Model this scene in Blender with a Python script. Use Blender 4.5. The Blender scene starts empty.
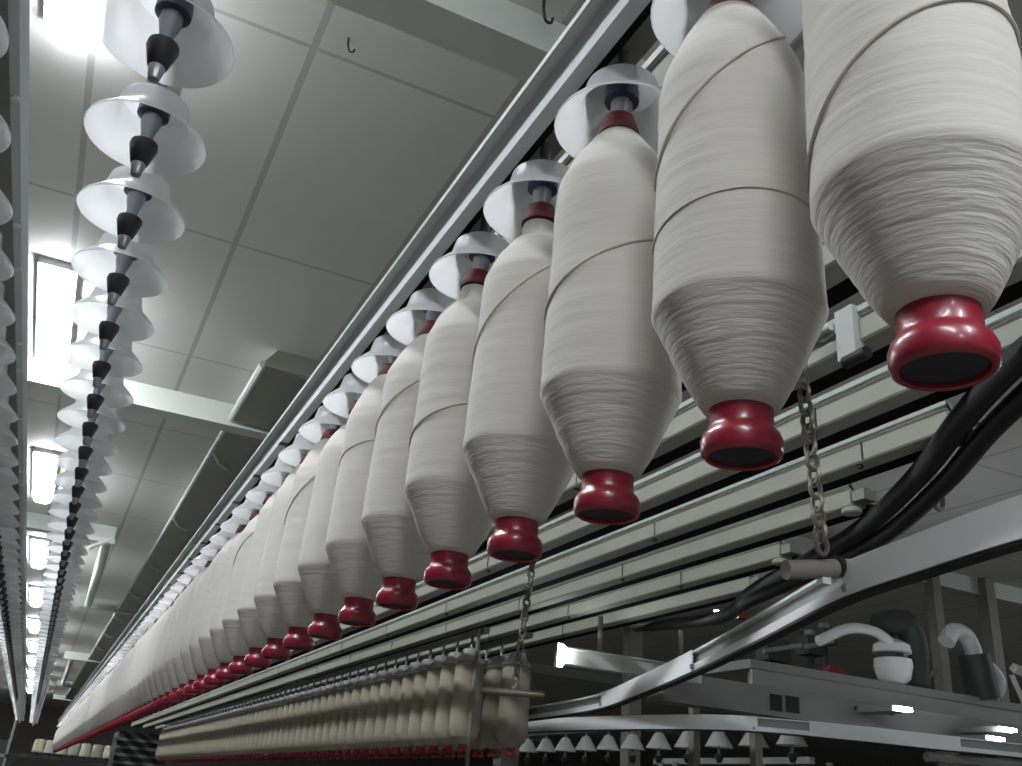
import bpy, math, random
from mathutils import Vector, Matrix
random.seed(7)
H = 1.6                      # eye height above the mill floor; z below is measured from the eye
PI = math.pi
sc = bpy.context.scene
COL = sc.collection

# ------------------------------------------------------------------ materials
MATS = {}
def mat(name, col, rough=0.5, metal=0.0, spec=0.5, emit=None, strength=0, noise=0.0, nscale=20, bump=0.0, bscale=60, coat=0.0):
    m = bpy.data.materials.new(name); m.use_nodes = True
    nt = m.node_tree; b = nt.nodes['Principled BSDF']
    b.inputs['Base Color'].default_value = (*col, 1)
    b.inputs['Roughness'].default_value = rough
    b.inputs['Metallic'].default_value = metal
    b.inputs['Specular IOR Level'].default_value = spec
    b.inputs['Coat Weight'].default_value = coat
    if emit:
        b.inputs['Emission Color'].default_value = (*emit, 1); b.inputs['Emission Strength'].default_value = strength
    if noise or bump:
        tc = nt.nodes.new('ShaderNodeTexCoord')
    if noise:
        n = nt.nodes.new('ShaderNodeTexNoise'); n.inputs['Scale'].default_value = nscale; n.inputs['Detail'].default_value = 4
        nt.links.new(tc.outputs['Object'], n.inputs['Vector'])
        mx = nt.nodes.new('ShaderNodeMix'); mx.data_type = 'RGBA'
        mx.inputs['A'].default_value = (*[c*(1-noise) for c in col], 1); mx.inputs['B'].default_value = (*[min(1, c*(1+noise)) for c in col], 1)
        nt.links.new(n.outputs['Fac'], mx.inputs['Factor']); nt.links.new(mx.outputs['Result'], b.inputs['Base Color'])
    if bump:
        n = nt.nodes.new('ShaderNodeTexNoise'); n.inputs['Scale'].default_value = bscale
        nt.links.new(tc.outputs['Object'], n.inputs['Vector'])
        bp = nt.nodes.new('ShaderNodeBump'); bp.inputs['Strength'].default_value = bump; bp.inputs['Distance'].default_value = 0.002
        nt.links.new(n.outputs['Fac'], bp.inputs['Height']); nt.links.new(bp.outputs['Normal'], b.inputs['Normal'])
    MATS[name] = m
    return m

mat('red_plastic', (0.24, 0.006, 0.024), 0.32, spec=0.6, coat=0.2, noise=0.15, nscale=30)
mat('red_collar', (0.13, 0.009, 0.011), 0.45)
mat('core_paper', (0.62, 0.58, 0.46), 0.7, noise=0.06)
mat('blue_plastic', (0.022, 0.032, 0.07), 0.35)
mat('black_plastic', (0.014, 0.013, 0.018), 0.4)
mat('grey_steel', (0.24, 0.25, 0.27), 0.35, metal=0.5)
mat('cream_paint', (0.35, 0.36, 0.31), 0.75, spec=0.1, noise=0.08, nscale=9)
mat('pale_paint', (0.42, 0.45, 0.43), 0.6, noise=0.06, nscale=9)
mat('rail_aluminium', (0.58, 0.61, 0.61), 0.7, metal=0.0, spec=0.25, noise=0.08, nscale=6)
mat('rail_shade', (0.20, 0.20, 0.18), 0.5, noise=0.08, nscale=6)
mat('black_rubber', (0.010, 0.010, 0.011), 0.55)
mat('gap_black', (0.012, 0.012, 0.012), 0.95, spec=0.05)  # flat black that stands in for shade in the rail gaps
mat('beam_paint', (0.62, 0.66, 0.62), 0.5, noise=0.05, nscale=3)
mat('duct_metal', (0.33, 0.33, 0.28), 0.5, metal=0.3, noise=0.12, nscale=3)
mat('white_paint', (0.75, 0.75, 0.74), 0.4)
mat('mono_paint', (0.82, 0.84, 0.84), 0.4, metal=0.0, noise=0.06, nscale=8)
mat('old_steel', (0.30, 0.30, 0.28), 0.5, noise=0.1, nscale=4)
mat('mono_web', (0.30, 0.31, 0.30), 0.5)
mat('chain_steel', (0.20, 0.19, 0.15), 0.45, metal=0.6, noise=0.3, nscale=60)
mat('post_paint', (0.22, 0.21, 0.19), 0.6, noise=0.1, nscale=3)
mat('dark_machine', (0.035, 0.04, 0.038), 0.6, noise=0.3, nscale=6)
mat('dark_green_hose', (0.03, 0.04, 0.034), 0.6, bump=0.6, bscale=40)
mat('grey_machine', (0.22, 0.22, 0.21), 0.5, noise=0.15, nscale=5)
mat('white_duct', (0.7, 0.7, 0.7), 0.3)
mat('red_paint', (0.30, 0.03, 0.03), 0.5)
mat('floor_paint', (0.20, 0.19, 0.175), 0.5, noise=0.12, nscale=2)
mat('wall_paint', (0.34, 0.32, 0.30), 0.8, noise=0.05, nscale=1)
mat('window_dark', (0.02, 0.02, 0.02), 0.2)
mat('tube_glow', (0.9, 0.9, 0.9), 0.4, emit=(0.93, 0.96, 1.0), strength=50)
mat('brass', (0.3, 0.24, 0.14), 0.4, metal=0.7)

def yarn(name, col, amp):
    m = bpy.data.materials.new(name); m.use_nodes = True
    nt = m.node_tree; b = nt.nodes['Principled BSDF']; N = nt.nodes.new; L = nt.links.new
    b.inputs['Roughness'].default_value = 0.95; b.inputs['Specular IOR Level'].default_value = 0.08
    b.inputs['Sheen Weight'].default_value = 0.25; b.inputs['Sheen Roughness'].default_value = 0.6
    tc = N('ShaderNodeTexCoord'); mp = N('ShaderNodeMapping'); mp.inputs['Scale'].default_value = (22, 22, 190)
    L(tc.outputs['Object'], mp.inputs['Vector'])
    n = N('ShaderNodeTexNoise'); n.inputs['Scale'].default_value = 1.0; n.inputs['Detail'].default_value = 3; n.inputs['Roughness'].default_value = 0.6
    L(mp.outputs['Vector'], n.inputs['Vector'])
    mp2 = N('ShaderNodeMapping'); mp2.inputs['Scale'].default_value = (9, 9, 9)
    L(tc.outputs['Object'], mp2.inputs['Vector'])
    n2 = N('ShaderNodeTexNoise'); n2.inputs['Scale'].default_value = 1.0; L(mp2.outputs['Vector'], n2.inputs['Vector'])
    mx = N('ShaderNodeMix'); mx.data_type = 'RGBA'
    mx.inputs['A'].default_value = (*[c*0.88 for c in col], 1); mx.inputs['B'].default_value = (*[min(1, c*1.08) for c in col], 1)
    ad = N('ShaderNodeMath'); ad.operation = 'ADD'; L(n.outputs['Fac'], ad.inputs[0]); L(n2.outputs['Fac'], ad.inputs[1])
    hf = N('ShaderNodeMath'); hf.operation = 'MULTIPLY'; hf.inputs[1].default_value = 0.5; L(ad.outputs[0], hf.inputs[0])
    L(hf.outputs[0], mx.inputs['Factor']); L(mx.outputs['Result'], b.inputs['Base Color'])
    sx = N('ShaderNodeSeparateXYZ'); L(tc.outputs['Object'], sx.inputs[0])
    lt = N('ShaderNodeMapRange'); lt.inputs['From Min'].default_value = 0.120; lt.inputs['From Max'].default_value = 0.114; lt.inputs['To Min'].default_value = amp*0.28; lt.inputs['To Max'].default_value = amp
    L(sx.outputs['Z'], lt.inputs['Value'])
    bp = N('ShaderNodeBump'); bp.inputs['Distance'].default_value = 0.0035; L(lt.outputs['Result'], bp.inputs['Strength'])
    L(n.outputs['Fac'], bp.inputs['Height']); L(bp.outputs['Normal'], b.inputs['Normal'])
    MATS[name] = m
yarn('cream_roving', (0.60, 0.58, 0.535), 0.5)
yarn('beige_roving', (0.36, 0.335, 0.25), 0.3)
yarn('pale_yellow_yarn', (0.75, 0.74, 0.50), 0.3)
yarn('strand', (0.55, 0.53, 0.46), 0.2)

def umbrella_mat():
    m = bpy.data.materials.new('translucent_cap'); m.use_nodes = True
    nt = m.node_tree; nt.nodes.remove(nt.nodes['Principled BSDF']); N = nt.nodes.new; L = nt.links.new
    out = nt.nodes['Material Output']
    d = N('ShaderNodeBsdfPrincipled'); d.inputs['Base Color'].default_value = (0.80, 0.81, 0.82, 1); d.inputs['Roughness'].default_value = 0.25
    t = N('ShaderNodeBsdfTranslucent'); t.inputs['Color'].default_value = (0.93, 0.94, 0.95, 1)
    tr = N('ShaderNodeBsdfTransparent'); tr.inputs['Color'].default_value = (0.95, 0.95, 0.95, 1)
    a = N('ShaderNodeMixShader'); a.inputs[0].default_value = 0.72; L(d.outputs[0], a.inputs[1]); L(t.outputs[0], a.inputs[2])
    b = N('ShaderNodeMixShader'); b.inputs[0].default_value = 0.28; L(a.outputs[0], b.inputs[1]); L(tr.outputs[0], b.inputs[2])
    L(b.outputs[0], out.inputs['Surface']); MATS['translucent_cap'] = m
umbrella_mat()

def ceiling_mat():
    m = bpy.data.materials.new('ceiling_panels'); m.use_nodes = True
    nt = m.node_tree; b = nt.nodes['Principled BSDF']; N = nt.nodes.new; L = nt.links.new
    b.inputs['Roughness'].default_value = 0.7
    tc = N('ShaderNodeTexCoord'); sp = N('ShaderNodeSeparateXYZ'); L(tc.outputs['Object'], sp.inputs[0])
    def line(out, off, step, w):
        s = N('ShaderNodeMath'); s.operation = 'SUBTRACT'; L(out, s.inputs[0]); s.inputs[1].default_value = off - step/2
        d = N('ShaderNodeMath'); d.operation = 'DIVIDE'; L(s.outputs[0], d.inputs[0]); d.inputs[1].default_value = step
        f = N('ShaderNodeMath'); f.operation = 'FRACT'; L(d.outputs[0], f.inputs[0])
        c = N('ShaderNodeMath'); c.operation = 'SUBTRACT'; L(f.outputs[0], c.inputs[0]); c.inputs[1].default_value = 0.5
        a = N('ShaderNodeMath'); a.operation = 'ABSOLUTE'; L(c.outputs[0], a.inputs[0])
        g = N('ShaderNodeMath'); g.operation = 'LESS_THAN'; L(a.outputs[0], g.inputs[0]); g.inputs[1].default_value = w/2/step
        return g.outputs[0]
    a1 = line(sp.outputs['X'], 0.25, 0.6, 0.022); a2 = line(sp.outputs['Y'], 2.222, 1.25, 0.016)
    mxm = N('ShaderNodeMath'); mxm.operation = 'MAXIMUM'; L(a1, mxm.inputs[0]); L(a2, mxm.inputs[1])
    n = N('ShaderNodeTexNoise'); n.inputs['Scale'].default_value = 1.5; n.inputs['Detail'].default_value = 4; L(tc.outputs['Object'], n.inputs['Vector'])
    c1 = N('ShaderNodeMix'); c1.data_type = 'RGBA'; c1.inputs['A'].default_value = (0.68, 0.68, 0.65, 1); c1.inputs['B'].default_value = (0.76, 0.76, 0.73, 1)
    L(n.outputs['Fac'], c1.inputs['Factor'])
    c2 = N('ShaderNodeMix'); c2.data_type = 'RGBA'; c2.inputs['B'].default_value = (0.50, 0.50, 0.48, 1)
    L(c1.outputs['Result'], c2.inputs['A']); L(mxm.outputs[0], c2.inputs['Factor']); L(c2.outputs['Result'], b.inputs['Base Color'])
    MATS['ceiling_panels'] = m
ceiling_mat()

# ------------------------------------------------------------------ mesh helper
class MB:
    def __init__(s): s.v = []; s.f = []
    def box(s, x0, x1, y0, y1, z0, z1):
        n = len(s.v)
        s.v += [(x, y, z) for z in (z0, z1) for y in (y0, y1) for x in (x0, x1)]
        for q in ((0,2,3,1),(4,5,7,6),(0,1,5,4),(2,6,7,3),(0,4,6,2),(1,3,7,5)): s.f.append(tuple(n+i for i in q))
        return s
    def lathe(s, prof, n=32, cx=0, cy=0, cz=0, close=False):
        b = len(s.v); k = len(prof)
        for r, z in prof:
            for i in range(n):
                a = 2*PI*i/n; s.v.append((cx+r*math.cos(a), cy+r*math.sin(a), cz+z))
        for j in range(k if close else k-1):
            jj = (j+1) % k
            for i in range(n):
                i2 = (i+1) % n
                s.f.append((b+j*n+i, b+j*n+i2, b+jj*n+i2, b+jj*n+i))
        if not close:
            s.f.append(tuple(b+i for i in reversed(range(n)))); s.f.append(tuple(b+(k-1)*n+i for i in range(n)))
        return s
    def tube(s, pts, r, n=10, caps=True):
        pts = [Vector(p) for p in pts]; b = len(s.v); up = None; k = len(pts)
        rr = r if isinstance(r, (list, tuple)) else [r]*k
        for j, p in enumerate(pts):
            d = (pts[min(j+1, k-1)]-pts[max(j-1, 0)]).normalized()
            if up is None:
                up = Vector((0, 0, 1)) if abs(d.z) < 0.9 else Vector((1, 0, 0))
            up = (up - d*up.dot(d)).normalized(); w = d.cross(up)
            for i in range(n):
                a = 2*PI*i/n; q = p + (up*math.cos(a)+w*math.sin(a))*rr[j]; s.v.append(tuple(q))
        for j in range(k-1):
            for i in range(n):
                i2 = (i+1) % n
                s.f.append((b+j*n+i, b+(j+1)*n+i, b+(j+1)*n+i2, b+j*n+i2))
        if caps:
            s.f.append(tuple(b+i for i in range(n))); s.f.append(tuple(b+(k-1)*n+i for i in reversed(range(n))))
        return s
    def ring(s, c, R, r, ax, el, n=12, m=6):       # chain link: an oval torus, long along z, lying in the plane of ax and z
        pts = []
        for i in range(n):
            a = 2*PI*i/n; pts.append(Vector(c)+Vector(ax)*R*math.cos(a)+Vector((0, 0, 1))*el*math.sin(a))
        b = len(s.v); nrm = Vector(ax).cross(Vector((0, 0, 1)))
        for i in range(n):
            o = (pts[i]-Vector(c)).normalized()
            for j in range(m):
                t = 2*PI*j/m; s.v.append(tuple(pts[i]+(o*math.cos(t)+nrm*math.sin(t))*r))
        for i in range(n):
            for j in range(m):
                s.f.append((b+i*m+j, b+((i+1) % n)*m+j, b+((i+1) % n)*m+(j+1) % m, b+i*m+(j+1) % m))
        return s
    def prof_y(s, poly, y0, y1):                   # closed (x,z) outline run along y
        b = len(s.v); n = len(poly)
        for y in (y0, y1):
            for x, z in poly: s.v.append((x, y, z))
        for i in range(n):
            j = (i+1) % n; s.f.append((b+i, b+j, b+n+j, b+n+i))
        s.f.append(tuple(b+i for i in reversed(range(n)))); s.f.append(tuple(b+n+i for i in range(n)))
        return s
    def sweep(s, poly, path):                      # closed (side,z) outline swept along a level path
        b = len(s.v); n = len(poly); k = len(path); P = [Vector(p) for p in path]
        for j, p in enumerate(P):
            d = P[min(j+1, k-1)]-P[max(j-1, 0)]; d.z = 0; d.normalize(); w = Vector((d.y, -d.x, 0))
            for a, z in poly: s.v.append(tuple(p+w*a+Vector((0, 0, z))))
        for j in range(k-1):
            for i in range(n):
                i2 = (i+1) % n; s.f.append((b+j*n+i, b+j*n+i2, b+(j+1)*n+i2, b+(j+1)*n+i))
        s.f.append(tuple(b+i for i in reversed(range(n)))); s.f.append(tuple(b+(k-1)*n+i for i in range(n)))
        return s
    def build(s, name, m, parent=None, loc=(0, 0, 0), smooth=False, ang=40):
        me = bpy.data.meshes.new(name); me.from_pydata(s.v, [], s.f); me.update()
        import bmesh
        bm = bmesh.new(); bm.from_mesh(me); bmesh.ops.recalc_face_normals(bm, faces=bm.faces); bm.to_mesh(me); bm.free()
        me.materials.append(MATS[m])
        if smooth:
            me.polygons.foreach_set('use_smooth', [True]*len(me.polygons))
            try: me.set_sharp_from_angle(angle=math.radians(ang))
            except Exception: pass
        o = bpy.data.objects.new(name, me); COL.objects.link(o); o.location = loc
        if parent: o.parent = parent
        return o

def tag(o, label=None, cat=None, group=None, kind=None):
    if label: o['label'] = label
    if cat: o['category'] = cat
    if group: o['group'] = group
    if kind: o['kind'] = kind
    return o
def empty(name, loc, label, cat, group=None):
    o = bpy.data.objects.new(name, None); COL.objects.link(o); o.location = (loc[0], loc[1], loc[2]+H); o.empty_display_size = 0.05
    return tag(o, label, cat, group)
def copy_tree(o, parent=None):
    c = o.copy(); COL.objects.link(c); c.parent = parent
    for ch in list(o.children): copy_tree(ch, c)
    return c
ONES = ['', 'first', 'second', 'third', 'fourth', 'fifth', 'sixth', 'seventh', 'eighth', 'ninth', 'tenth', 'eleventh', 'twelfth', 'thirteenth', 'fourteenth', 'fifteenth', 'sixteenth', 'seventeenth', 'eighteenth', 'nineteenth']
TENS = {2: ('twentieth', 'twenty'), 3: ('thirtieth', 'thirty'), 4: ('fortieth', 'forty'), 5: ('fiftieth', 'fifty'), 6: ('sixtieth', 'sixty'), 7: ('seventieth', 'seventy'), 8: ('eightieth', 'eighty'), 9: ('ninetieth', 'ninety')}
def nth(n):
    if n >= 100: return 'hundredth' if n == 100 else 'hundred-and-'+nth(n-100)
    if n < 20: return ONES[n]
    t, u = divmod(n, 10)
    return TENS[t][0] if u == 0 else TENS[t][1]+'-'+ONES[u]
def crv(pts, n=8):                                   # smooth curve through points
    P = [Vector(p) for p in pts]; out = []
    for i in range(len(P)-1):
        p0 = P[max(i-1, 0)]; p1 = P[i]; p2 = P[i+1]; p3 = P[min(i+2, len(P)-1)]
        for j in range(n):
            t = j/n
            out.append(0.5*((2*p1)+(p2-p0)*t+(2*p0-5*p1+4*p2-p3)*t*t+(3*p1-p0-3*p2+p3)*t**3))
    return out+[P[-1]]

# ------------------------------------------------------------------ the hall
ZC = 2.0
s = MB().box(-9, 24, -6, 40, 0, 0.1).build('ceiling', 'ceiling_panels', loc=(0, 0, ZC+H)); tag(s, kind='structure')
s = MB().box(-9, 24, -6, 40, -0.1, 0).build('floor', 'floor_paint', loc=(0, 0, 0)); tag(s, kind='structure')
s = MB().box(-9, 24, 40, 40.2, 0, ZC+H).build('wall_far', 'wall_paint'); tag(s, kind='structure')
s = MB().box(24, 24.2, -6, 40, 0, ZC+H).build('wall_right', 'wall_paint'); tag(s, kind='structure')
s = MB().box(-9.2, -9, -6, 40, 0, ZC+H).build('wall_left', 'wall_paint'); tag(s, kind='structure')

# ceiling cross beams
ZB = 1.865
beams = [(1.77, -6, 14, 'pale ceiling beam crossing nearest, at the top of the view'),
         (5.27, -6, 14, 'pale ceiling beam crossing behind the middle row of empty hangers'),
         (8.95, -6, 0.22, 'short pale ceiling beam ending at the T shaped bracket'),
         (13.1, 0.1, 14, 'third pale ceiling beam, beyond the bracket, left end open'),
         (19.9, 0.15, 14, 'fourth pale ceiling beam, small and distant'),
         (27.0, 0.2, 14, 'fifth pale ceiling beam near the far wall'),
         (32.5, 0.25, 14, 'furthest pale ceiling beam, just in front of the far wall')]
for i, (y, x0, x1, lab) in enumerate(beams):
    w = 0.11 if i else 0.12
    # U channel: face, underside, small lips
    z0 = -(ZC-ZB)
    m = MB().box(x0, x1, 0, 0.012, z0, 0).box(x0, x1, 0.012, w-0.012, z0, z0+0.012).box(x0, x1, w-0.012, w, z0, 0).box(x0, x1, -0.012, 0, z0, z0+0.012)
    o = m.build('ceiling_beam', 'beam_paint', loc=(0, y, ZC+H)); tag(o, lab, 'beam', 'ceiling cross beams')
# thin pipes and T bracket
for a, b, x, lab in ((9.1, 13.05, 0.17, 'thin pale pipe under the ceiling running from the T shaped bracket'), (20.0, 26.9, 0.30, 'thin pale pipe between the fourth and fifth ceiling beams')):
    o = MB().tube([(x, a, 0), (x+0.05, b, 0)], 0.045, 12).build('ceiling_pipe', 'beam_paint', loc=(0, 0, 1.90+H), smooth=True); tag(o, lab, 'pipe')
b = empty('pipe_bracket', (0.15, 8.93, 1.86), 'small T shaped bracket at the end of the short ceiling beam', 'bracket')
MB().box(-0.17, 0.08, -0.03, 0, -0.02, 0.02).build('crossbar', 'white_paint', b)
MB().tube([(-0.12, -0.02, -0.09), (0.06, -0.02, 0.02)], 0.02, 8).build('brace', 'white_paint', b, smooth=True)

# strip lights
def strip_light(x, y, L, lab, w=0.14):
    r = empty('fluorescent_light', (x, y, ZC), lab, 'light', 'ceiling strip lights')
    MB().prof_y([(-w/2-.01, 0), (-w/2-.01, -0.03), (w/2+.01, -0.03), (w/2+.01, 0)], -L/2, L/2).build('housing', 'white_paint', r)
    MB().prof_y([(-w/2+.004, -0.03), (-w/2+.012, -0.062), (-w/2+.035, -0.075), (w/2-.035, -0.075), (w/2-.012, -0.062), (w/2-.004, -0.03)], -L/2+.02, L/2-.02).build('diffuser', 'tube_glow', r)
lx = -0.40
wd = ['nearest lit strip light, cut off by the top edge', 'second lit strip light, large, left of the middle row', 'third lit strip light along the left aisle', 'fourth lit strip light along the left aisle']
ys = [1.85, 4.65, 7.6, 10.6, 13.5, 16.5, 19.5, 22.5, 25.5, 28.5, 31.5]
for i, y in enumerate(ys):
    strip_light(lx, y, 1.3 if i != 1 else 1.2, wd[i] if i < 4 else 'small distant lit strip light, %s along the left aisle' % nth(i+1))
strip_light(lx, -1.2, 1.3, 'lit strip light behind the viewer over the left aisle')
strip_light(0.9, -1.5, 1.3, 'added strip light, unseen behind the viewer, brightening the curved track')  # added lamp, never in view, to brighten the curved track
strip_light(9.6, 3.0, 1.3, 'added strip light outside the view, brightening the machines on the right')  # added out of view to lift the dim machinery and ceiling at right
strip_light(lx, -4.0, 1.3, 'lit strip light furthest behind the viewer, left aisle')

# flat duct between the beams with a white conduit along its left edge
for i, (a, b) in enumerate(((4.38, 5.25), (5.40, 13.08), (13.23, 19.88), (20.03, 26.98), (27.14, 32.4))):
    lab = ['short near section of the olive grey ceiling duct, before the second beam', 'long olive grey ceiling duct section beyond the second beam', 'olive grey ceiling duct section beyond the third beam', 'distant olive grey duct section beyond the fourth beam', 'furthest olive grey duct section before the last beam'][i]
    d = empty('ventilation_duct', (0.585, 0, 1.895), lab, 'duct', 'olive grey duct sections under the ceiling')
    MB().prof_y([(0, 0.035), (0.0, 0.004), (0.20, -0.012), (0.40, 0.0), (0.44, 0.03), (0.44, 0.105), (0.05, 0.105)], a, b).build('duct_body', 'duct_metal', d)
    MB().tube([(-0.008, a, 0.012), (-0.008, b, 0.012)], 0.014 if i else 0.02, 8).build('edge_conduit', 'white_paint', d, smooth=True)
    MB().box(0, .44, a-.012, a, 0.0, .02).build('end_flange', 'cream_paint', d)
    y = a+0.5
    while y < b-.6 and i in (1, 2):
        MB().tube([(0, y, 0), (0.06, y+0.12, -0.03), (0.14, y+0.26, -0.02)], 0.009, 6).build('stay', 'white_paint', d, smooth=True)
        y += 1.9

# small hooks under the ceiling
def hook(x, y, z, lab, m='black_plastic', sc_=1.0):
    pts = [(0, 0, 0.1), (0, 0, 0.02), (0.03*sc_, 0.02*sc_, -0.03*sc_), (0.07*sc_, 0.03*sc_, -0.02*sc_), (0.08*sc_, 0.03*sc_, 0.02*sc_)]
    o = MB().tube(crv(pts, 4), 0.010*sc_, 8).build('ceiling_hook', m, loc=(x, y, z+H), smooth=True); tag(o, lab, 'hook')
hook(0.76, 1.72, 1.955, 'dark curved hook on the ceiling beside the near rail', sc_=0.45)
hook(0.33, 2.13, 1.97, 'small dark hook at the crossing of two ceiling panel joints', sc_=0.3)
hook(0.84, 1.98, 1.965, 'small pale hook on the ceiling near the rail edge', 'white_paint', 0.7)
hook(4.45, 3.75, 1.86, 'dark hook hanging from the ceiling above the curved track', 'chain_steel', 1.6)

# ------------------------------------------------------------------ hangers (local origin = flange height)
def cap_profile(n):
    outer = [(0.0740, -0.047), (0.0725, -0.044), (0.060, -0.031), (0.047, -0.019), (0.0445, -0.008), (0.041, 0.008), (0.034, 0.0135), (0.019, 0.0165), (0.006, 0.017)]
    inner = [(r-0.0012 if r > .01 else r, z-0.0014) for r, z in outer][::-1]
    return outer+inner
def make_hanger(label, cat_group, n=40, loc=(0, 0, 0)):
    r = empty('bobbin_hanger', loc, label, 'bobbin hanger', cat_group)
    MB().lathe(cap_profile(n), n, close=True).build('umbrella_cap', 'translucent_cap', r, smooth=True, ang=35)
    MB().lathe([(0.012, 0.013), (0.018, 0.012), (0.0185, 0.004), (0.0195, 0.002), (0.0195, -0.010), (0.012, -0.012)], max(12, n//2)).build('flange', 'blue_plastic', r, smooth=True)
    MB().lathe([(0.004, 0.075), (0.007, 0.075), (0.007, 0.010), (0.012, -0.012), (0.0125, -0.022), (0.008, -0.040), (0.0078, -0.060), (0.003, -0.060)], max(12, n//2)).build('shaft', 'grey_steel', r, smooth=True)
    MB().lathe([(0.009, -0.050), (0.0165, -0.054), (0.0172, -0.060), (0.0105, -0.084), (0.008, -0.086)], max(12, n//2)).build('gripper', 'black_plastic', r, smooth=True)
    MB().lathe([(0.008, -0.084), (0.009, -0.086), (0.006, -0.102), (0.002, -0.104)], max(10, n//2)).build('tip', 'grey_steel', r, smooth=True)
    return r

# ------------------------------------------------------------------ bobbins (local origin = underside of the red base)
def pkg(variant):
    sh = {3: [(0.0225, 0.430), (0.045, 0.424), (0.0680, 0.402), (0.0725, 0.385)],
          0: [(0.0225, 0.430), (0.029, 0.424), (0.044, 0.396), (0.0605, 0.354), (0.0640, 0.332)],
          1: [(0.0215, 0.425), (0.0235, 0.398), (0.034, 0.394), (0.050, 0.370), (0.0625, 0.340), (0.0642, 0.320)],
          2: [(0.022, 0.428), (0.028, 0.420), (0.046, 0.392), (0.0615, 0.358), (0.0642, 0.33)]}[variant]
    lo = [(0.0650, 0.25), (0.0668, 0.18), (0.0678, 0.1115), (0.0668, 0.1085), (0.0550, 0.083), (0.0420, 0.055), (0.0325, 0.038), (0.0275, 0.031)]
    if variant == 3: lo = [(0.0740, 0.25), (0.0750, 0.095), (0.0640, 0.062), (0.0275, 0.031)]
    return [(r, z+0.001) for r, z in sh]+[(r, z+0.007) for r, z in lo]
def rad(profile, z):
    for (r0, z0), (r1, z1) in zip(profile, profile[1:]):
        if z1 <= z <= z0:
            t = (z0-z)/(z0-z1) if z0 != z1 else 0; return r0+(r1-r0)*t
    return profile[-1][0]
def dense(p, step=0.006, wob=0.0):
    out = []
    for (r0, z0), (r1, z1) in zip(p, p[1:]):
        k = max(1, int(abs(z0-z1)/step))
        for i in range(k):
            t = i/k; out.append((r0+(r1-r0)*t+random.uniform(-wob, wob), z0+(z1-z0)*t))
    return out+[p[-1]]
def make_bobbin(label, group, loc, variant=0, n=48, ym='cream_roving'):
    r = empty('roving_bobbin', loc, label, 'bobbin', group)
    P = pkg(variant)
    pp = dense(P, 0.005, 0.0004) if n > 30 else P
    MB().lathe(pp, n).build('roving_package', ym, r, smooth=True, ang=30 if n < 30 else 60)
    MB().lathe([(0.014, 0.455), (0.0170, 0.455), (0.0180, 0.448), (0.0205, 0.445), (0.0238, 0.433), (0.0238, 0.429), (0.018, 0.429)], max(16, n//2)).build('top_collar', 'red_collar', r, smooth=True)
    MB().lathe([(0.004, 0.012), (0.0235, 0.012), (0.0245, 0.0012), (0.0265, 0.0), (0.0290, 0.0015), (0.0303, 0.006), (0.0303, 0.013), (0.0285, 0.018), (0.0252, 0.0215), (0.0240, 0.025), (0.0240, 0.038), (0.0250, 0.040), (0.0250, 0.042), (0.013, 0.042)], max(20, n)).build('base_flange', 'red_plastic', r, smooth=True, ang=50)
    MB().lathe([(0.006, 0.004), (0.0238, 0.0035), (0.0238, 0.0115), (0.006, 0.0115)], max(16, n//2)).build('bore_shade', 'black_plastic', r, smooth=True)  # black plug painting the shade inside the hollow base bore
    return r
def strand(parent, variant, a0, z0, a1, z1, r=0.0016, bow=0.0):
    P = pkg(variant); pts = []
    for i in range(33):
        t = i/32; a = a0+(a1-a0)*t; z = z0+(z1-z0)*t+bow*math.sin(PI*t); rr = rad(P, z)+r*0.5
        pts.append((rr*math.cos(a), rr*math.sin(a), z))
    MB().tube(pts, r, 6).build('loose_strand', 'strand', parent, smooth=True)

XR = 0.42; SP = 0.1925; Y0 = 0.3265; ZBOB = 0.246; ZF = 0.738
D = math.radians
# angles: camera is towards (-x,-y); -130 deg faces it, -180 is left silhouette, -60 the right one
NB = 105
near_labels = {1: 'largest cream roving bobbin, nearest at right, its top cut off by the frame'}
strands = {1: [(D(-225), .130, D(-10), .205, .045)], 2: [(D(-40), .398, D(-215), .235, .0), (D(-215), .172, D(-20), .180, .012)],
           3: [(D(-40), .282, D(-220), .190, .0)], 4: [(D(-50), .375, D(-215), .215, .0)], 5: [(D(-50), .225, D(-215), .170, .01), (D(-130), .415, D(-200), .36, .0)],
           6: [(D(-50), .375, D(-210), .245, .0)], 7: [(D(-60), .29, D(-205), .25, .01)], 9: [(D(-60), .40, D(-210), .22, .0)], 12: [(D(-70), .40, D(-210), .24, 0)]}
low = {}
for k in range(NB):
    y = Y0+SP*k; i = k+1
    lab = near_labels.get(i, 'cream roving bobbin with red base, %s from the right in the near row' % nth(i))
    grp = 'full roving bobbins hanging in the near row'
    v = [0, 0, 2, 1, 1, 2, 0, 1][k % 8]
    if k < 14:
        o = make_bobbin(lab, grp, (XR, y+(.010 if k == 0 else 0), ZBOB), v, 56 if k < 6 else 36)
        for q in strands.get(i, []): strand(o, v, q[0], q[1]+.007, q[2], q[3]+.007, 0.0016 if abs(q[1]-q[3]) > .05 else 0.0009, bow=q[4])
    else:
        if v not in low: low[v] = make_bobbin(lab, grp, (XR, y, ZBOB), v, 26); o = low[v]
        else: o = copy_tree(low[v]); o['label'] = lab
        o.location = (XR, y, ZBOB+H)
    if k > 0: o.rotation_euler = (D(random.uniform(-.5, .5)), D(random.uniform(-.5, .5)), D(random.uniform(-12, 12)) if k > 12 else 0)
# hangers of the near row
h0 = None
for k in range(66):
    lab = 'white umbrella capped hanger above the bobbin %s from the right, near row' % nth(k+1)
    if h0 is None: h0 = make_hanger(lab, 'hangers holding the near row of bobbins'); o = h0
    else: o = copy_tree(h0); o['label'] = lab
    o.location = (XR, Y0+SP*k, ZF+H)
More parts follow.
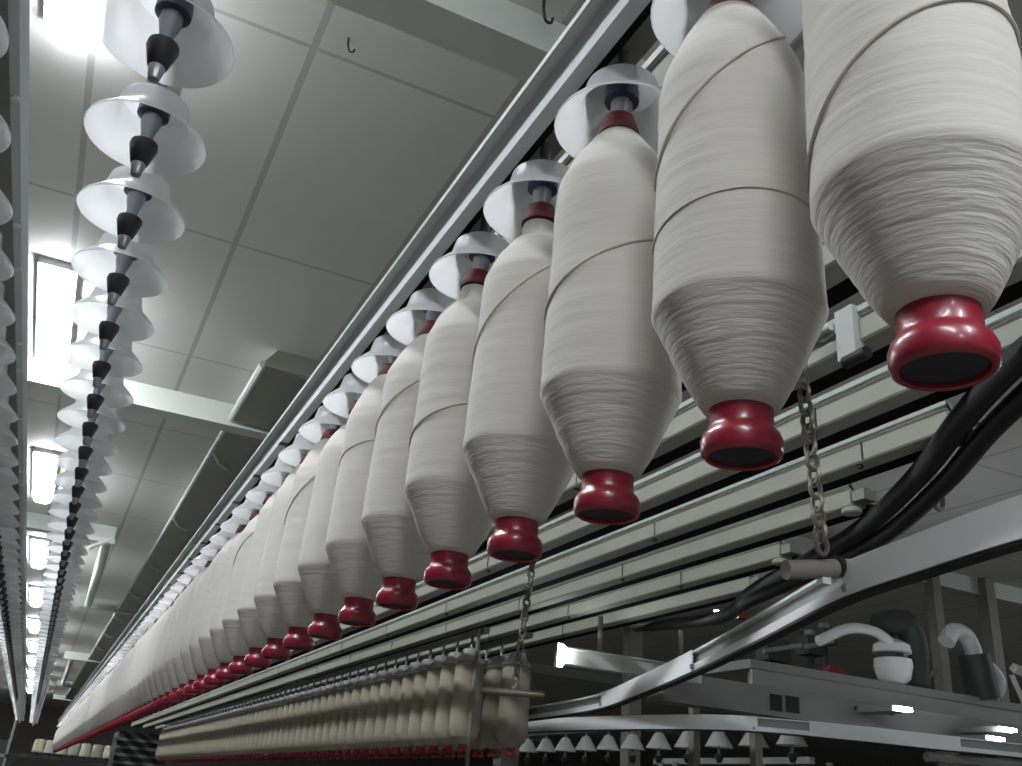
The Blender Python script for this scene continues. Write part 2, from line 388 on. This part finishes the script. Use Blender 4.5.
# empty middle row overhead
for k in range(66):
    o = copy_tree(h0); o['label'] = 'empty umbrella capped hanger, %s from the top in the middle row' % nth(k+1); o['group'] = 'empty hangers in the middle row overhead'
    o.location = (-0.0556, 0.8787+SP*k, 0.7722+H)
for k in range(64):
    o = copy_tree(h0); o['label'] = 'empty umbrella capped hanger, %s from the top in the leftmost row' % nth(k+1); o['group'] = 'empty hangers in the leftmost row'
    o.location = (-0.285, 0.97+SP*k, 0.772+H)

# the tiny hangers at the far ends of the three rows, past the nearest few hundred
m = MB()
far_list = [(XR, Y0+SP*k, ZF) for k in range(66, NB)]+[(-0.0556, 0.8787+SP*k, 0.7722) for k in range(66, 104)]+[(-0.285, 0.97+SP*k, 0.772) for k in range(64, 100)]
for x, y, z in far_list:
    m.lathe([(0.0735, -0.047), (0.060, -0.031), (0.047, -0.019), (0.041, 0.010), (0.018, 0.0205), (0.017, 0.018), (0.039, 0.008), (0.045, -0.02), (0.058, -0.033), (0.072, -0.047)], 10, cx=x, cy=y, cz=z, close=True)
    m.lathe([(0.004, 0.06), (0.006, 0.06), (0.006, -0.05), (0.017, -0.056), (0.006, -0.10), (0.002, -0.10)], 8, cx=x, cy=y, cz=z)
o = m.build('distant_hangers', 'translucent_cap', loc=(0, 0, H), smooth=True)
tag(o, 'tiny crowded umbrella hangers at the far vanishing ends of the three overhead rows', 'hangers', kind='stuff')

# rails the hangers hang from
r = empty('creel_rail', (0, 0, 0), 'long pale grooved rail above the near row of bobbins', 'rail')
YA, YB = -0.6, 20.6
MB().prof_y([(0.355, 0.812), (0.3686, 0.812), (0.3686, 0.768), (0.388, 0.768), (0.388, 0.86), (0.374, 0.86), (0.374, 0.818), (0.355, 0.818)], YA, YB).build('rail_body', 'rail_aluminium', r)
MB().prof_y([(0.3525, 0.811), (0.355, 0.811), (0.355, 0.820), (0.3525, 0.820)], YA, YB).build('rail_lip', 'pale_paint', r)
for k in range(0, 34):
    y = 2.2+0.385*k*0.8
    MB().box(0.367, 0.3895, y, y+0.02, 0.766, 0.7685).build('rail_clip', 'black_plastic', r)
hb = empty('hanger_beam', (0, 0, 0), 'dark underside beam from which the near row hangs, right of the rail', 'rail')
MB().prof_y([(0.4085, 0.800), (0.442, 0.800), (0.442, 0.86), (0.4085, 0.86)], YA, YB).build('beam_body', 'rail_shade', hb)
MB().prof_y([(0.3885, 0.775), (0.401, 0.775), (0.401, 0.86), (0.3885, 0.86)], YA, YB).build('slot_shade', 'gap_black', hb)  # black strip in place of the shaded gap beside the rail
MB().prof_y([(0.407, 0.799), (0.4085, 0.799), (0.4085, 0.81), (0.407, 0.81)], YA, YB).build('beam_lit_edge', 'pale_paint', hb)  # paler colour stands in for light on the beam's left face
rb = empty('hanger_rail', (0, 0, 0), 'narrow grey rail carrying the middle row of empty hangers', 'rail')
MB().prof_y([(-0.078, 0.846), (-0.034, 0.846), (-0.034, 0.875), (-0.078, 0.875)], 0.3, 20.8).build('rail_body', 'rail_aluminium', rb)
rb = empty('hanger_rail', (0, 0, 0), 'grey rail with bright edge beside the leftmost row of hangers', 'rail')
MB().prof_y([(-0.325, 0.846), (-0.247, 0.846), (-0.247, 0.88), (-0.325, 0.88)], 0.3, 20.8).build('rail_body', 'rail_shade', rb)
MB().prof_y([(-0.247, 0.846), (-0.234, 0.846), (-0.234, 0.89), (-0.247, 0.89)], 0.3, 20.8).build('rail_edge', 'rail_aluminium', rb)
for k in range(9):
    MB().lathe([(0.003, -0.004), (0.006, -0.004), (0.006, 0), (0.003, 0)], 10, cx=-0.240, cy=1.25+0.27*k+(.1 if k % 2 else 0), cz=0.846).build('bolt', 'white_paint', rb, smooth=True)

# ------------------------------------------------------------------ transport rails behind the bobbins
names = ['first', 'second', 'third', 'fourth', 'fifth', 'sixth', 'seventh', 'eighth', 'ninth']
ends = [0.70, 0.70, 0.70, 0.70, 0.62, 1.33, 1.86, 2.42, 2.86]
zt, zb = 0.90, 0.83
for k in range(9):
    x = 0.508+0.228*k; y0 = ends[k]
    r = empty('transport_rail', (x, 0, 0), 'cream channel rail, %s of the parallel rails counted outward from the bobbins' % names[k], 'rail', 'parallel cream rails beside the near bobbins')
    MB().prof_y([(0, zt-.012), (0.004, zt), (0.004, zt-0.016), (0.010, zt-.020), (0.0, zb+.044), (0.0, zb+.004), (0.004, zb), (0.052, zb), (0.056, zb+.004), (0.056, zb+.03), (0.02, zt-.01), (0.012, zt)], y0, 20.5).build('channel', 'cream_paint', r, smooth=False)
    MB().prof_y([(-0.002, zt-.010), (0.003, zt-.012), (0.003, zt+.004), (-0.002, zt+.002)], y0, 20.5).build('lip', 'pale_paint', r)
    MB().prof_y([(0.0562, zb+.001), (0.100, zb+.001), (0.100, zb+.02), (0.0562, zb+.02)], y0, 20.5).build('gap_shade', 'gap_black', r)  # black strip imitating the dark gap before the next rail
    if y0 > 0:
        MB().lathe([(0.004, 0), (0.024, 0), (0.028, 0.004), (0.028, 0.012), (0.02, 0.018), (0.004, 0.018)], 20, cx=0.014, cy=y0+.01, cz=zb-.02).build('end_roller', 'cream_paint', r, smooth=True)
        MB().box(0.004, 0.05, y0-0.05, y0-0.005, zb+.01, zb+.04).build('end_bracket', 'rail_shade', r)
    for j in range(12):
        yy = max(y0, 0)+0.25+0.9*j+0.31*((k*3) % 5)
        if yy < 8:
            MB().box(-0.003, 0.0, yy, yy+.004, zb+.004, zb+.05).lathe([(0.002, -0.008), (0.008, -0.008), (0.008, 0), (0.002, 0)], 10, cx=0.018, cy=yy+0.03, cz=zb).build('joint_fixing', 'black_plastic', r)
# bracket and roller on a rail between the two nearest bobbins
b = empty('rail_clamp', (1.19, 1.15, 0.82), 'pale clamp with dark roller fixed to a cream rail beside the nearest bobbin', 'bracket')
MB().box(-0.012, 0.012, -0.022, 0.022, -0.02, 0.085).box(-0.008, 0.03, 0.02, 0.07, 0.045, 0.065).build('clamp_plate', 'pale_paint', b)
MB().tube([(-0.006, -0.045, -0.024), (-0.006, 0.01, -0.024)], 0.012, 14).build('roller', 'black_rubber', b, smooth=True)
MB().tube([(-0.014, 0.03, 0.06), (-0.014, 0.12, 0.06)], 0.009, 12).build('pin', 'rail_aluminium', b, smooth=True)

# black hoses curving under the ends of the rails
def hose(pts, r, lab, n=12, name='hose'):
    o = MB().tube(crv(pts, 10), r, n).build(name, 'black_rubber', loc=(0, 0, H), smooth=True); tag(o, lab, 'hose')
    return o
K = 0.80
hose([(1.31, .72, .80), (1.42, 0.98, .80), (1.56, 1.22, .80), (1.76, 1.52, .80), (1.98, 1.92, .80), (2.13, 2.32, .80), (2.26, 2.75, .79), (2.42, 3.10, .78), (2.48, 3.45, .80), (2.55, 4.0, .86)], 0.027, 'thick black hose curving below the ends of the cream rails')
hose([(1.375, .73, .79), (1.475, 0.95, .785), (1.62, 1.205, .785), (1.805, 1.49, .78), (2.02, 1.89, .775), (2.15, 2.30, .77), (2.22, 2.70, .75), (2.38, 3.0, .78)], 0.024, 'thinner black hose running just outside the thick hose')

# chains
def chain(top, bot, lab, n, R=0.010, wire=0.0032):
    m = MB(); T = Vector(top); B = Vector(bot)
    for i in range(n):
        p = T+(B-T)*((i+.5)/n); L = (T-B).length/n
        m.ring(tuple(p-B), R, wire, ((1, 0, 0), (0, 1, 0))[i % 2], L*0.66)
    o = m.build('chain', 'chain_steel', loc=(B.x, B.y, B.z+H), smooth=True); tag(o, lab, 'chain')
chain((1.125, 1.22, 0.895), (1.225, 1.29, 0.470), 'steel link chain hanging between the two nearest bobbins, down to the curved track', 17, 0.0125, 0.0048)
chain((1.50, 3.05, 0.90), (1.47, 3.08, 0.37), 'distant dark link chain hanging beside the end of the far bobbin row', 20, 0.012, 0.005)
o = MB().tube([(1.36, 3.12, 0), (1.56, 3.02, 0)], 0.012, 10).build('hanging_bar', 'chain_steel', loc=(0, 0, .36+H), smooth=True); tag(o, 'short dark bar at the lower end of the distant chain', 'bar')
c = empty('tension_roller', (1.262, 1.30, 0.452), 'grey roller with black end rings on the curved track, under the near chain', 'roller')
MB().tube([(-.10, 0.02, -.02), (0.02, 0, 0), (.105, -.01, .012)], 0.018, 16).build('roller_body', 'post_paint', c, smooth=True)
for q in (0.0, .098):
    MB().tube([(q, 0, 0.0+q*.08), (q+.010, 0, 0.002+q*.08)], 0.0205, 16).build('end_ring', 'black_rubber', c, smooth=True)
MB().box(-.032, -.012, 0, .015, -.036, -.012).build('foot', 'white_paint', c)

# ------------------------------------------------------------------ curved overhead tracks
def track(name, pts, z, lab, joints, hgt=0.056, open_parts=()):
    r = empty(name, (0, 0, z), lab, 'track')
    path = [Vector((p[0], p[1], 0)) for p in pts]; path = crv(path, 8)
    W = 0.018
    MB().sweep([(-W, 0), (W, 0), (W, 0.020), (-W, 0.020)], path).build('lower_flange', 'mono_paint', r)
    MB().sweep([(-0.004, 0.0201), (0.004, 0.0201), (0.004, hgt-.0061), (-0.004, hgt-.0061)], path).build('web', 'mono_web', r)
    MB().sweep([(-W, hgt-.006), (W, hgt-.006), (W, hgt), (-W, hgt)], path).build('upper_flange', 'mono_paint', r)
    MB().sweep([(-W-.001, 0.012), (-W+.002, 0.012), (-W+.002, 0.0), (-W-.001, 0.0)], path).build('lower_edge', 'mono_paint', r)
    MB().sweep([(-W+.006, -0.006), (W-.001, -0.006), (W-.001, 0.0), (-W+.006, 0.0)], path).build('wear_strip', 'black_rubber', r)
    for a, b in joints:
        sub = path[a:b+1]
        for sgn in (1, -1):
            MB().sweep([(sgn*(W-.001), -0.001), (sgn*(W+.004), -0.001), (sgn*(W+.004), hgt+.002), (sgn*(W-.001), hgt+.002)], sub).build('cover_plate', 'mono_paint', r)
        for e, dd in ((sub[0], 1), (sub[-1], -1)):
            MB().lathe([(0.002, -0.006), (0.009, -0.006), (0.009, 0.006), (0.002, 0.006)], 10, cx=e.x-.022, cy=e.y, cz=0.012).build('bolt', 'grey_steel', r, smooth=True)
    return r
tp = [(2.30, 7.5), (2.26, 6.0), (2.235, 4.95), (2.18, 4.10), (2.095, 3.50), (1.89, 2.86), (1.70, 2.32), (1.49, 1.78), (1.31, 1.33), (1.245, 1.07), (1.205, .87), (1.18, .62), (1.17, .35)]
track('curved_track', tp, 0.40, 'pale curved overhead track sweeping from lower centre up to the right edge', [(32, 48), (65, 95)], 0.058)
tq = [(2.45, 9.0), (2.52, 6.5), (2.56, 5.4), (2.64, 4.55), (2.78, 3.95), (2.98, 3.62), (3.42, 3.46), (3.80, 3.38), (4.3, 3.25), (6.5, 2.75)]
track('curved_track', tq, 0.40, 'second pale track behind, lower, bending away to the right edge', [(18, 40), (44, 60)], 0.062)

# ------------------------------------------------------------------ second and third bobbin rows (beyond the rails)
hr = make_hanger('x', 'hangers above the row beyond the rails', 20)
base = make_bobbin('x', 'beige roving bobbins in the row beyond the rails', (0, 0, 0), 3, 22, 'beige_roving')
N2 = 64
for k in range(N2):
    y = 4.42+SP*k
    o = base if k == 0 else copy_tree(base)
    o.location = (1.86, y, 0.215+H); o['label'] = 'beige roving bobbin, %s from the near end of the row beyond the rails' % nth(k+1)
    h = hr if k == 0 else copy_tree(hr)
    h.location = (1.86, y, 0.685+H); h['label'] = 'white capped hanger, %s from the near end of the row beyond the rails' % nth(k+1)
for k in range(N2+1):
    y = 4.42+SP*(k+.5)-SP
    o = copy_tree(base); o.location = (2.07, y, 0.215+H); o['label'] = 'beige roving bobbin, %s from the near end of the hindmost row behind the thin post' % nth(k+1)
    o['group'] = 'beige roving bobbins in the hindmost row'
    if k > 3: continue
    h = copy_tree(hr); h.location = (2.07, y, 0.685+H); h['label'] = 'white capped hanger, %s from the near end of the hindmost row' % nth(k+1)
    h['group'] = 'hangers of the hindmost row'
r2 = empty('hanger_rail', (0, 0, 0), 'thin grey rail over the beige bobbin row beyond the rails', 'rail')
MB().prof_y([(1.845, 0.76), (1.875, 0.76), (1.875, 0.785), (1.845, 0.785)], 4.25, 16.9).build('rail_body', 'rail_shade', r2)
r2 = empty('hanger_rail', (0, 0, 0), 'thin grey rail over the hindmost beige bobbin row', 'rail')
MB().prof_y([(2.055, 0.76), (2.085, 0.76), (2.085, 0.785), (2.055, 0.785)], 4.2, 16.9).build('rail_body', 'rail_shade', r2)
o = MB().tube([(1.835, 4.29, -H), (1.835, 4.29, 0.775)], 0.010, 10).build('creel_post', 'post_paint', loc=(0, 0, H), smooth=True); tag(o, 'thin dark post at the near end of the beige bobbin row', 'post')
# row of empty umbrellas far beyond: these have plain cone shaped caps
hc = empty('cone_cap_hanger', (4.3, 8.6, 0.5), 'x', 'bobbin hanger', 'distant empty hangers below the lower track')
MB().lathe([(0.10, -0.03), (0.095, -0.03), (0.03, 0.075), (0.014, 0.085), (0.004, 0.085), (0.004, 0.088), (0.018, 0.088), (0.036, 0.078)], 20, close=True).build('cone_cap', 'white_paint', hc, smooth=True)
MB().lathe([(0.006, 0.12), (0.010, 0.12), (0.010, -0.09), (0.004, -0.09)], 10).build('shaft', 'grey_steel', hc, smooth=True)
MB().lathe([(0.01, -0.07), (0.028, -0.075), (0.028, -0.10), (0.016, -0.13), (0.006, -0.13)], 12).build('gripper', 'black_plastic', hc, smooth=True)
for k in range(11):
    o = hc if k == 0 else copy_tree(hc); yy = 8.6-0.37*k
    o.location = (4.3, yy, 0.515+H); o['label'] = 'small distant white capped hanger, %s from the left below the lower track' % nth(k+1)
    o['group'] = 'distant empty hangers below the lower track'
r2 = empty('hanger_rail', (0, 0, 0), 'distant rail above the row of small white capped hangers', 'rail')
MB().prof_y([(4.27, 0.627), (4.33, 0.627), (4.33, 0.655), (4.27, 0.655)], 4.7, 9.2).build('rail_body', 'dark_machine', r2)
# distant pegs and bar under them
for k, (x, y) in enumerate(((4.5, 6.65), (4.5, 6.45), (4.6, 5.55), (4.6, 4.9))):
    o = MB().tube([(0, 0, -2.0), (0, 0, .41)], 0.022, 8).build('spindle_post', 'pale_paint', loc=(x, y, H), smooth=True); tag(o, 'short pale post under the distant hangers, %s from the left' % nth(k+1), 'post', 'pale posts under the distant hangers')
o = MB().box(-.02, .02, 0, 1.8, -.02, .02).build('pale_bar', 'white_paint', loc=(4.55, 5.0, .42+H)); tag(o, 'white bar lying level under the distant hangers', 'bar')

# ------------------------------------------------------------------ machinery and structure at right
bm = empty('support_beam', (0, 0, 0), 'grey level support beam crossing at right behind the curved track', 'beam')
MB().box(2.05, 2.80, 3.80, 3.86, 0.60, 0.665).build('beam_body', 'beam_paint', bm)
MB().box(2.05, 2.80, 3.78, 3.88, 0.665, 0.672).build('top_flange', 'beam_paint', bm)
for x in (2.25, 2.7):
    MB().tube([(x, 3.83, 0.672), (x, 3.83, 0.84)], 0.012, 8).build('hanger_rod', 'post_paint', bm, smooth=True)
for i, (x, y, w, lab) in enumerate(((6.10, 5.25, 0.042, 'grey brown square column left of the white elbow duct'), (6.70, 5.25, 0.05, 'grey brown square column right of the white elbow duct'), (3.6, 7.6, .08, 'distant grey column behind the lowest cream rail'), (5.2, 8.2, .07, 'distant grey column left of the red fitting'))):
    o = MB().box(-w, w, -w, w, 0, ZC+H).build('column', 'post_paint', loc=(x, y, 0)); tag(o, lab, 'column')
# machine cabinets behind the beam
mc = empty('cable_trunk', (0, 4.2, 0), 'grey level cable trunk with two dark square openings behind the tracks', 'trunk')
MB().box(2.85, 10.0, 0, 0.14, 0.555, 0.705).build('trunk_body', 'grey_machine', mc)
MB().box(3.545, 3.625, -0.006, 0, 0.582, 0.668).build('opening', 'window_dark', mc)
MB().box(3.655, 3.745, -0.006, 0, 0.585, 0.671).build('opening', 'window_dark', mc)
MB().box(4.15, 4.45, -0.006, 0, 0.65, 0.668).build('slot', 'window_dark', mc)
def duct_(name, pts, r, m, lab, cat='duct', rings=False):
    root = empty(name, pts[0], lab, cat)
    P = [Vector(p)-Vector(pts[0]) for p in pts]
    MB().tube(crv(P, 8), r, 16).build('pipe_body', m, root, smooth=True)
    return root
duct_('flexible_hose', [(4.80, 4.60, 1.26), (4.98, 4.55, 1.30), (5.06, 4.55, 1.16), (5.05, 4.55, 0.98), (5.06, 4.56, 0.885)], 0.085, 'dark_green_hose', 'thick dark green flexible hose bending down beside the column', 'hose')
duct_('elbow_duct', [(5.30, 4.5, 1.22), (5.38, 4.5, 1.30), (5.50, 4.5, 1.28), (5.56, 4.5, 1.15), (5.56, 4.5, 1.04)], 0.055, 'white_duct', 'white elbow duct bending down between the two columns')
o = MB().tube([(5.50, 4.46, 1.16), (5.55, 4.46, 0.88)], 0.10, 14).build('filter_canister', 'dark_machine', loc=(0, 0, H), smooth=True); tag(o, 'dark canister below the white elbow duct', 'canister')
o = MB().tube(crv([(5.70, 4.5, 1.12), (5.78, 4.5, 1.04), (5.76, 4.5, .95), (5.68, 4.5, .90)], 6), 0.028, 10).build('bent_pipe', 'white_duct', loc=(0, 0, H), smooth=True); tag(o, 'thin white bent pipe right of the dark canister', 'pipe')
hp = empty('fibre_hopper', (4.80, 4.50, 0.88), 'grey white rounded hopper left of the dark green hose', 'hopper')
MB().lathe([(0.05, 0.0), (0.10, 0.04), (0.12, 0.12), (0.115, 0.16), (0.05, 0.165)], 20).build('bowl', 'white_paint', hp, smooth=True)
MB().lathe([(0.05, 0.19), (0.12, 0.20), (0.11, 0.25), (0.06, 0.28), (0.02, 0.285)], 20).build('lid', 'white_paint', hp, smooth=True)
MB().lathe([(0.05, 0.16), (0.09, 0.165), (0.09, 0.195), (0.05, 0.195)], 16).build('neck', 'black_plastic', hp, smooth=True)
o = MB().box(-.07, .07, 0, .05, 0, .06).box(-.05, .05, .01, .04, .06, .08).build('red_box', 'red_paint', loc=(4.43, 4.6, .882+H)); tag(o, 'small dark red box left of the hopper', 'box')
o = MB().box(-.05, .05, 0, .05, 0, .16).box(-.09, .09, 0.01, .03, .05, .08).build('red_valve', 'red_paint', loc=(5.55, 6.9, 1.72+H)); tag(o, 'distant dark red fitting near the small ceiling light', 'fitting')
bt = empty('machine_bench', (3.6, 4.42, 0.80), 'dark grey machine bench under the hopper, hose and canister', 'bench')
MB().box(0, 2.27, 0, 0.70, 0.03, 0.08).build('bench_top', 'grey_machine', bt)
MB().box(0.02, 2.25, 0.01, 0.03, -0.06, 0.03).build('apron', 'old_steel', bt)
for lx_ in (0.05, 2.18):
    for ly_ in (0.04, 0.62):
        MB().box(lx_, lx_+.05, ly_, ly_+.05, -2.4, 0.03).build('leg', 'post_paint', bt)
dk = [(4.05, 4.75, 1.02, .18, .14, 'dark machine head furthest left behind the curved track'), (4.40, 4.8, 1.10, .14, .12, 'dark machine head left of the hopper'), (4.62, 4.9, 1.20, .12, .10, 'small dark machine head above the hopper'), (5.28, 4.75, .98, .10, .26, 'tall dark machine part between hose and column')]
for x, y, z, w, h, lab in dk:
    r = empty('drive_motor', (x, y, z), lab, 'machine part', 'dark machine heads on the right')
    MB().box(-w/2, w/2, -.06, .06, -h/2, h/2).build('motor_body', 'dark_machine', r)
    MB().tube([(-w*.7, -.06, -h*.2), (w*.8, -.09, h*.3)], 0.016, 8).build('lever', 'grey_machine', r, smooth=True)
    MB().lathe([(0.01, 0), (0.035, 0), (0.035, .04), (0.01, .04)], 12, cz=h/2).build('cap', 'grey_machine', r, smooth=True)
    MB().tube([(0, 0, -h/2), (0, 0, -z+.882)], 0.02, 8).build('stand', 'dark_machine', r, smooth=True)
o = MB().tube(crv([(4.15, 4.45, 1.06), (4.40, 4.45, 1.17), (4.62, 4.45, 1.18), (4.76, 4.45, 1.12)], 6), 0.032, 12).build('bent_pipe', 'white_duct', loc=(0, 0, H), smooth=True); tag(o, 'pale bent pipe arching above the dark machine parts left of the hopper', 'pipe')
# white angular frame at the right edge
wf = empty('white_frame', (6.05, 4.5, 0.86), 'white angular frame at the right edge beside the column', 'frame')
MB().tube([(-.13, 0, .27), (.35, 0, .20)], 0.035, 4).build('top_bar', 'white_paint', wf)
MB().tube([(-.16, 0, .22), (-.06, 0, .02)], 0.022, 4).build('side_bar', 'white_paint', wf)
MB().tube([(-.08, 0, .035), (.35, 0, .03)], 0.026, 4).build('bottom_bar', 'white_paint', wf)
MB().tube([(.3, 0.02, -2.4), (.3, 0.02, .2)], 0.02, 6).build('leg', 'post_paint', wf)
# small lamps among the machines
for i, (x, y, z, lab) in enumerate(((4.22, 3.90, .64, 'small bright lamp on the trunk below the dark green hose'), (5.03, 3.9, .615, 'small bright lamp at the right edge below the white frame'), (4.92, 3.9, .555, 'small bright lamp left of the one below the white frame'), (5.38, 7.0, 1.76, 'small distant bright lamp between the lowest rail and the curved track'))):
    r = empty('machine_lamp', (x, y, z), lab, 'lamp')
    MB().box(-.055, .055, 0, .03, 0, .018).build('lens', 'tube_glow', r)
    MB().box(-.06, .06, 0.03, .30, -.005, .024).build('lamp_body', 'grey_machine', r)
r = empty('upright_lamp', (2.03, 3.80, .60), 'small upright bright lamp at the left end of the support beam', 'lamp')
MB().box(-.010, .010, -.02, 0, -.01, .075).build('lens', 'tube_glow', r)
MB().box(-.016, .016, 0, .02, -.02, .085).build('lamp_body', 'grey_machine', r)
# lower parallel pipes on the right
for i, (z, x0, y) in enumerate(((.55, 4.6, 4.3), (.47, 4.9, 4.2), (.40, 5.2, 4.1), (0.30, 5.0, 4.05))):
    o = MB().tube([(x0, y+.2, 0), (x0+1.6, y-.1, 0.02), (x0+4, y-.5, 0.03)], 0.03, 8).build('service_pipe', 'grey_machine' if i % 2 else 'post_paint', loc=(0, 0, z+H), smooth=True)
    tag(o, 'grey service pipe at lower right, %s from the top' % nth(i+1), 'pipe', 'service pipes at lower right')

# ------------------------------------------------------------------ far end of the hall, lower left
fm = empty('far_machine', (1.2, 19.5, -H), 'dark distant machine frame at the far end of the rows', 'machine')
MB().box(0.2, 1.1, 0, 1.2, 0, 2.3).build('casing', 'dark_machine', fm)
for q in range(4):
    MB().box(.2, 1.1, -.05, 0, 1.75+.13*q, 1.80+.13*q).build('crossbar', 'grey_machine', fm)
mats = ['pale_yellow_yarn', 'cream_roving']
for k in range(7):
    x = 0.15+0.22*k
    r = empty('cone_package', (x, 22.0+0.1*(k % 2), 0.24), 'pale yellow yarn package far away, %s from the left at lower left' % nth(k+1), 'yarn package', 'far yarn packages at the lower left')
    MB().lathe([(0.03, 0.0), (0.11, 0.01), (0.095, 0.24), (0.02, 0.25)], 16).build('yarn_cone', mats[k % 2], r, smooth=True)
    MB().lathe([(0.01, -0.04), (0.015, -0.04), (0.015, .28), (0.01, .28)], 8).build('peg', 'black_plastic', r, smooth=True)
st = MB().box(-0.3, 1.6, 0, .3, -.06, 0).box(-.3, -.22, 0, .3, -1.84, -.06).box(1.5, 1.6, 0, .3, -1.84, -.06).build('package_shelf', 'dark_machine', loc=(0, 21.9, .20+H)); tag(st, 'dark shelf carrying the far yarn packages', 'shelf')
fb = empty('spinning_machine', (-0.9, 21.5, -H), 'dark spinning frame end far down the left aisle', 'machine')
MB().box(-.5, .55, 0, 1.2, 0, 2.0).build('casing', 'dark_machine', fb)
MB().box(-.5, .55, -.03, 0, 1.7, 1.76).build('crossbar', 'grey_machine', fb)
MB().box(0.5, .55, -.03, 0, 1.2, 2.4).build('upright', 'grey_machine', fb)
MB().box(0.1, .14, -.03, 0, 1.2, 2.45).build('upright', 'grey_machine', fb)

# ------------------------------------------------------------------ world, camera, view
w = bpy.data.worlds.new('World'); sc.world = w; w.use_nodes = True
w.node_tree.nodes['Background'].inputs[0].default_value = (0.80, 0.86, 0.90, 1); w.node_tree.nodes['Background'].inputs[1].default_value = 0.15
yaw, pit, rol, F = 0.41546746, 0.42506953, 0.08538751, 932.01
f = Vector((math.sin(yaw)*math.cos(pit), math.cos(yaw)*math.cos(pit), math.sin(pit)))
r0 = Vector((math.cos(yaw), -math.sin(yaw), 0)); u0 = r0.cross(f)
rr = r0*math.cos(rol)+u0*math.sin(rol); uu = -r0*math.sin(rol)+u0*math.cos(rol)
cd = bpy.data.cameras.new('camera'); cam = bpy.data.objects.new('camera', cd); COL.objects.link(cam)
cam.matrix_world = Matrix(((rr.x, uu.x, -f.x, 0), (rr.y, uu.y, -f.y, 0), (rr.z, uu.z, -f.z, H), (0, 0, 0, 1)))
cd.sensor_width = 36; cd.lens = F/1022*36; cd.clip_start = 0.02; cd.clip_end = 200
sc.camera = cam
sc.view_settings.view_transform = 'Standard'; sc.view_settings.look = 'None'; sc.view_settings.gamma = 1
sc.view_settings.use_curve_mapping = False; sc.view_settings.exposure = 0.68
sc.cycles.max_bounces = 8; sc.cycles.diffuse_bounces = 5; sc.cycles.transparent_max_bounces = 16
sc.cycles.sample_clamp_indirect = 6
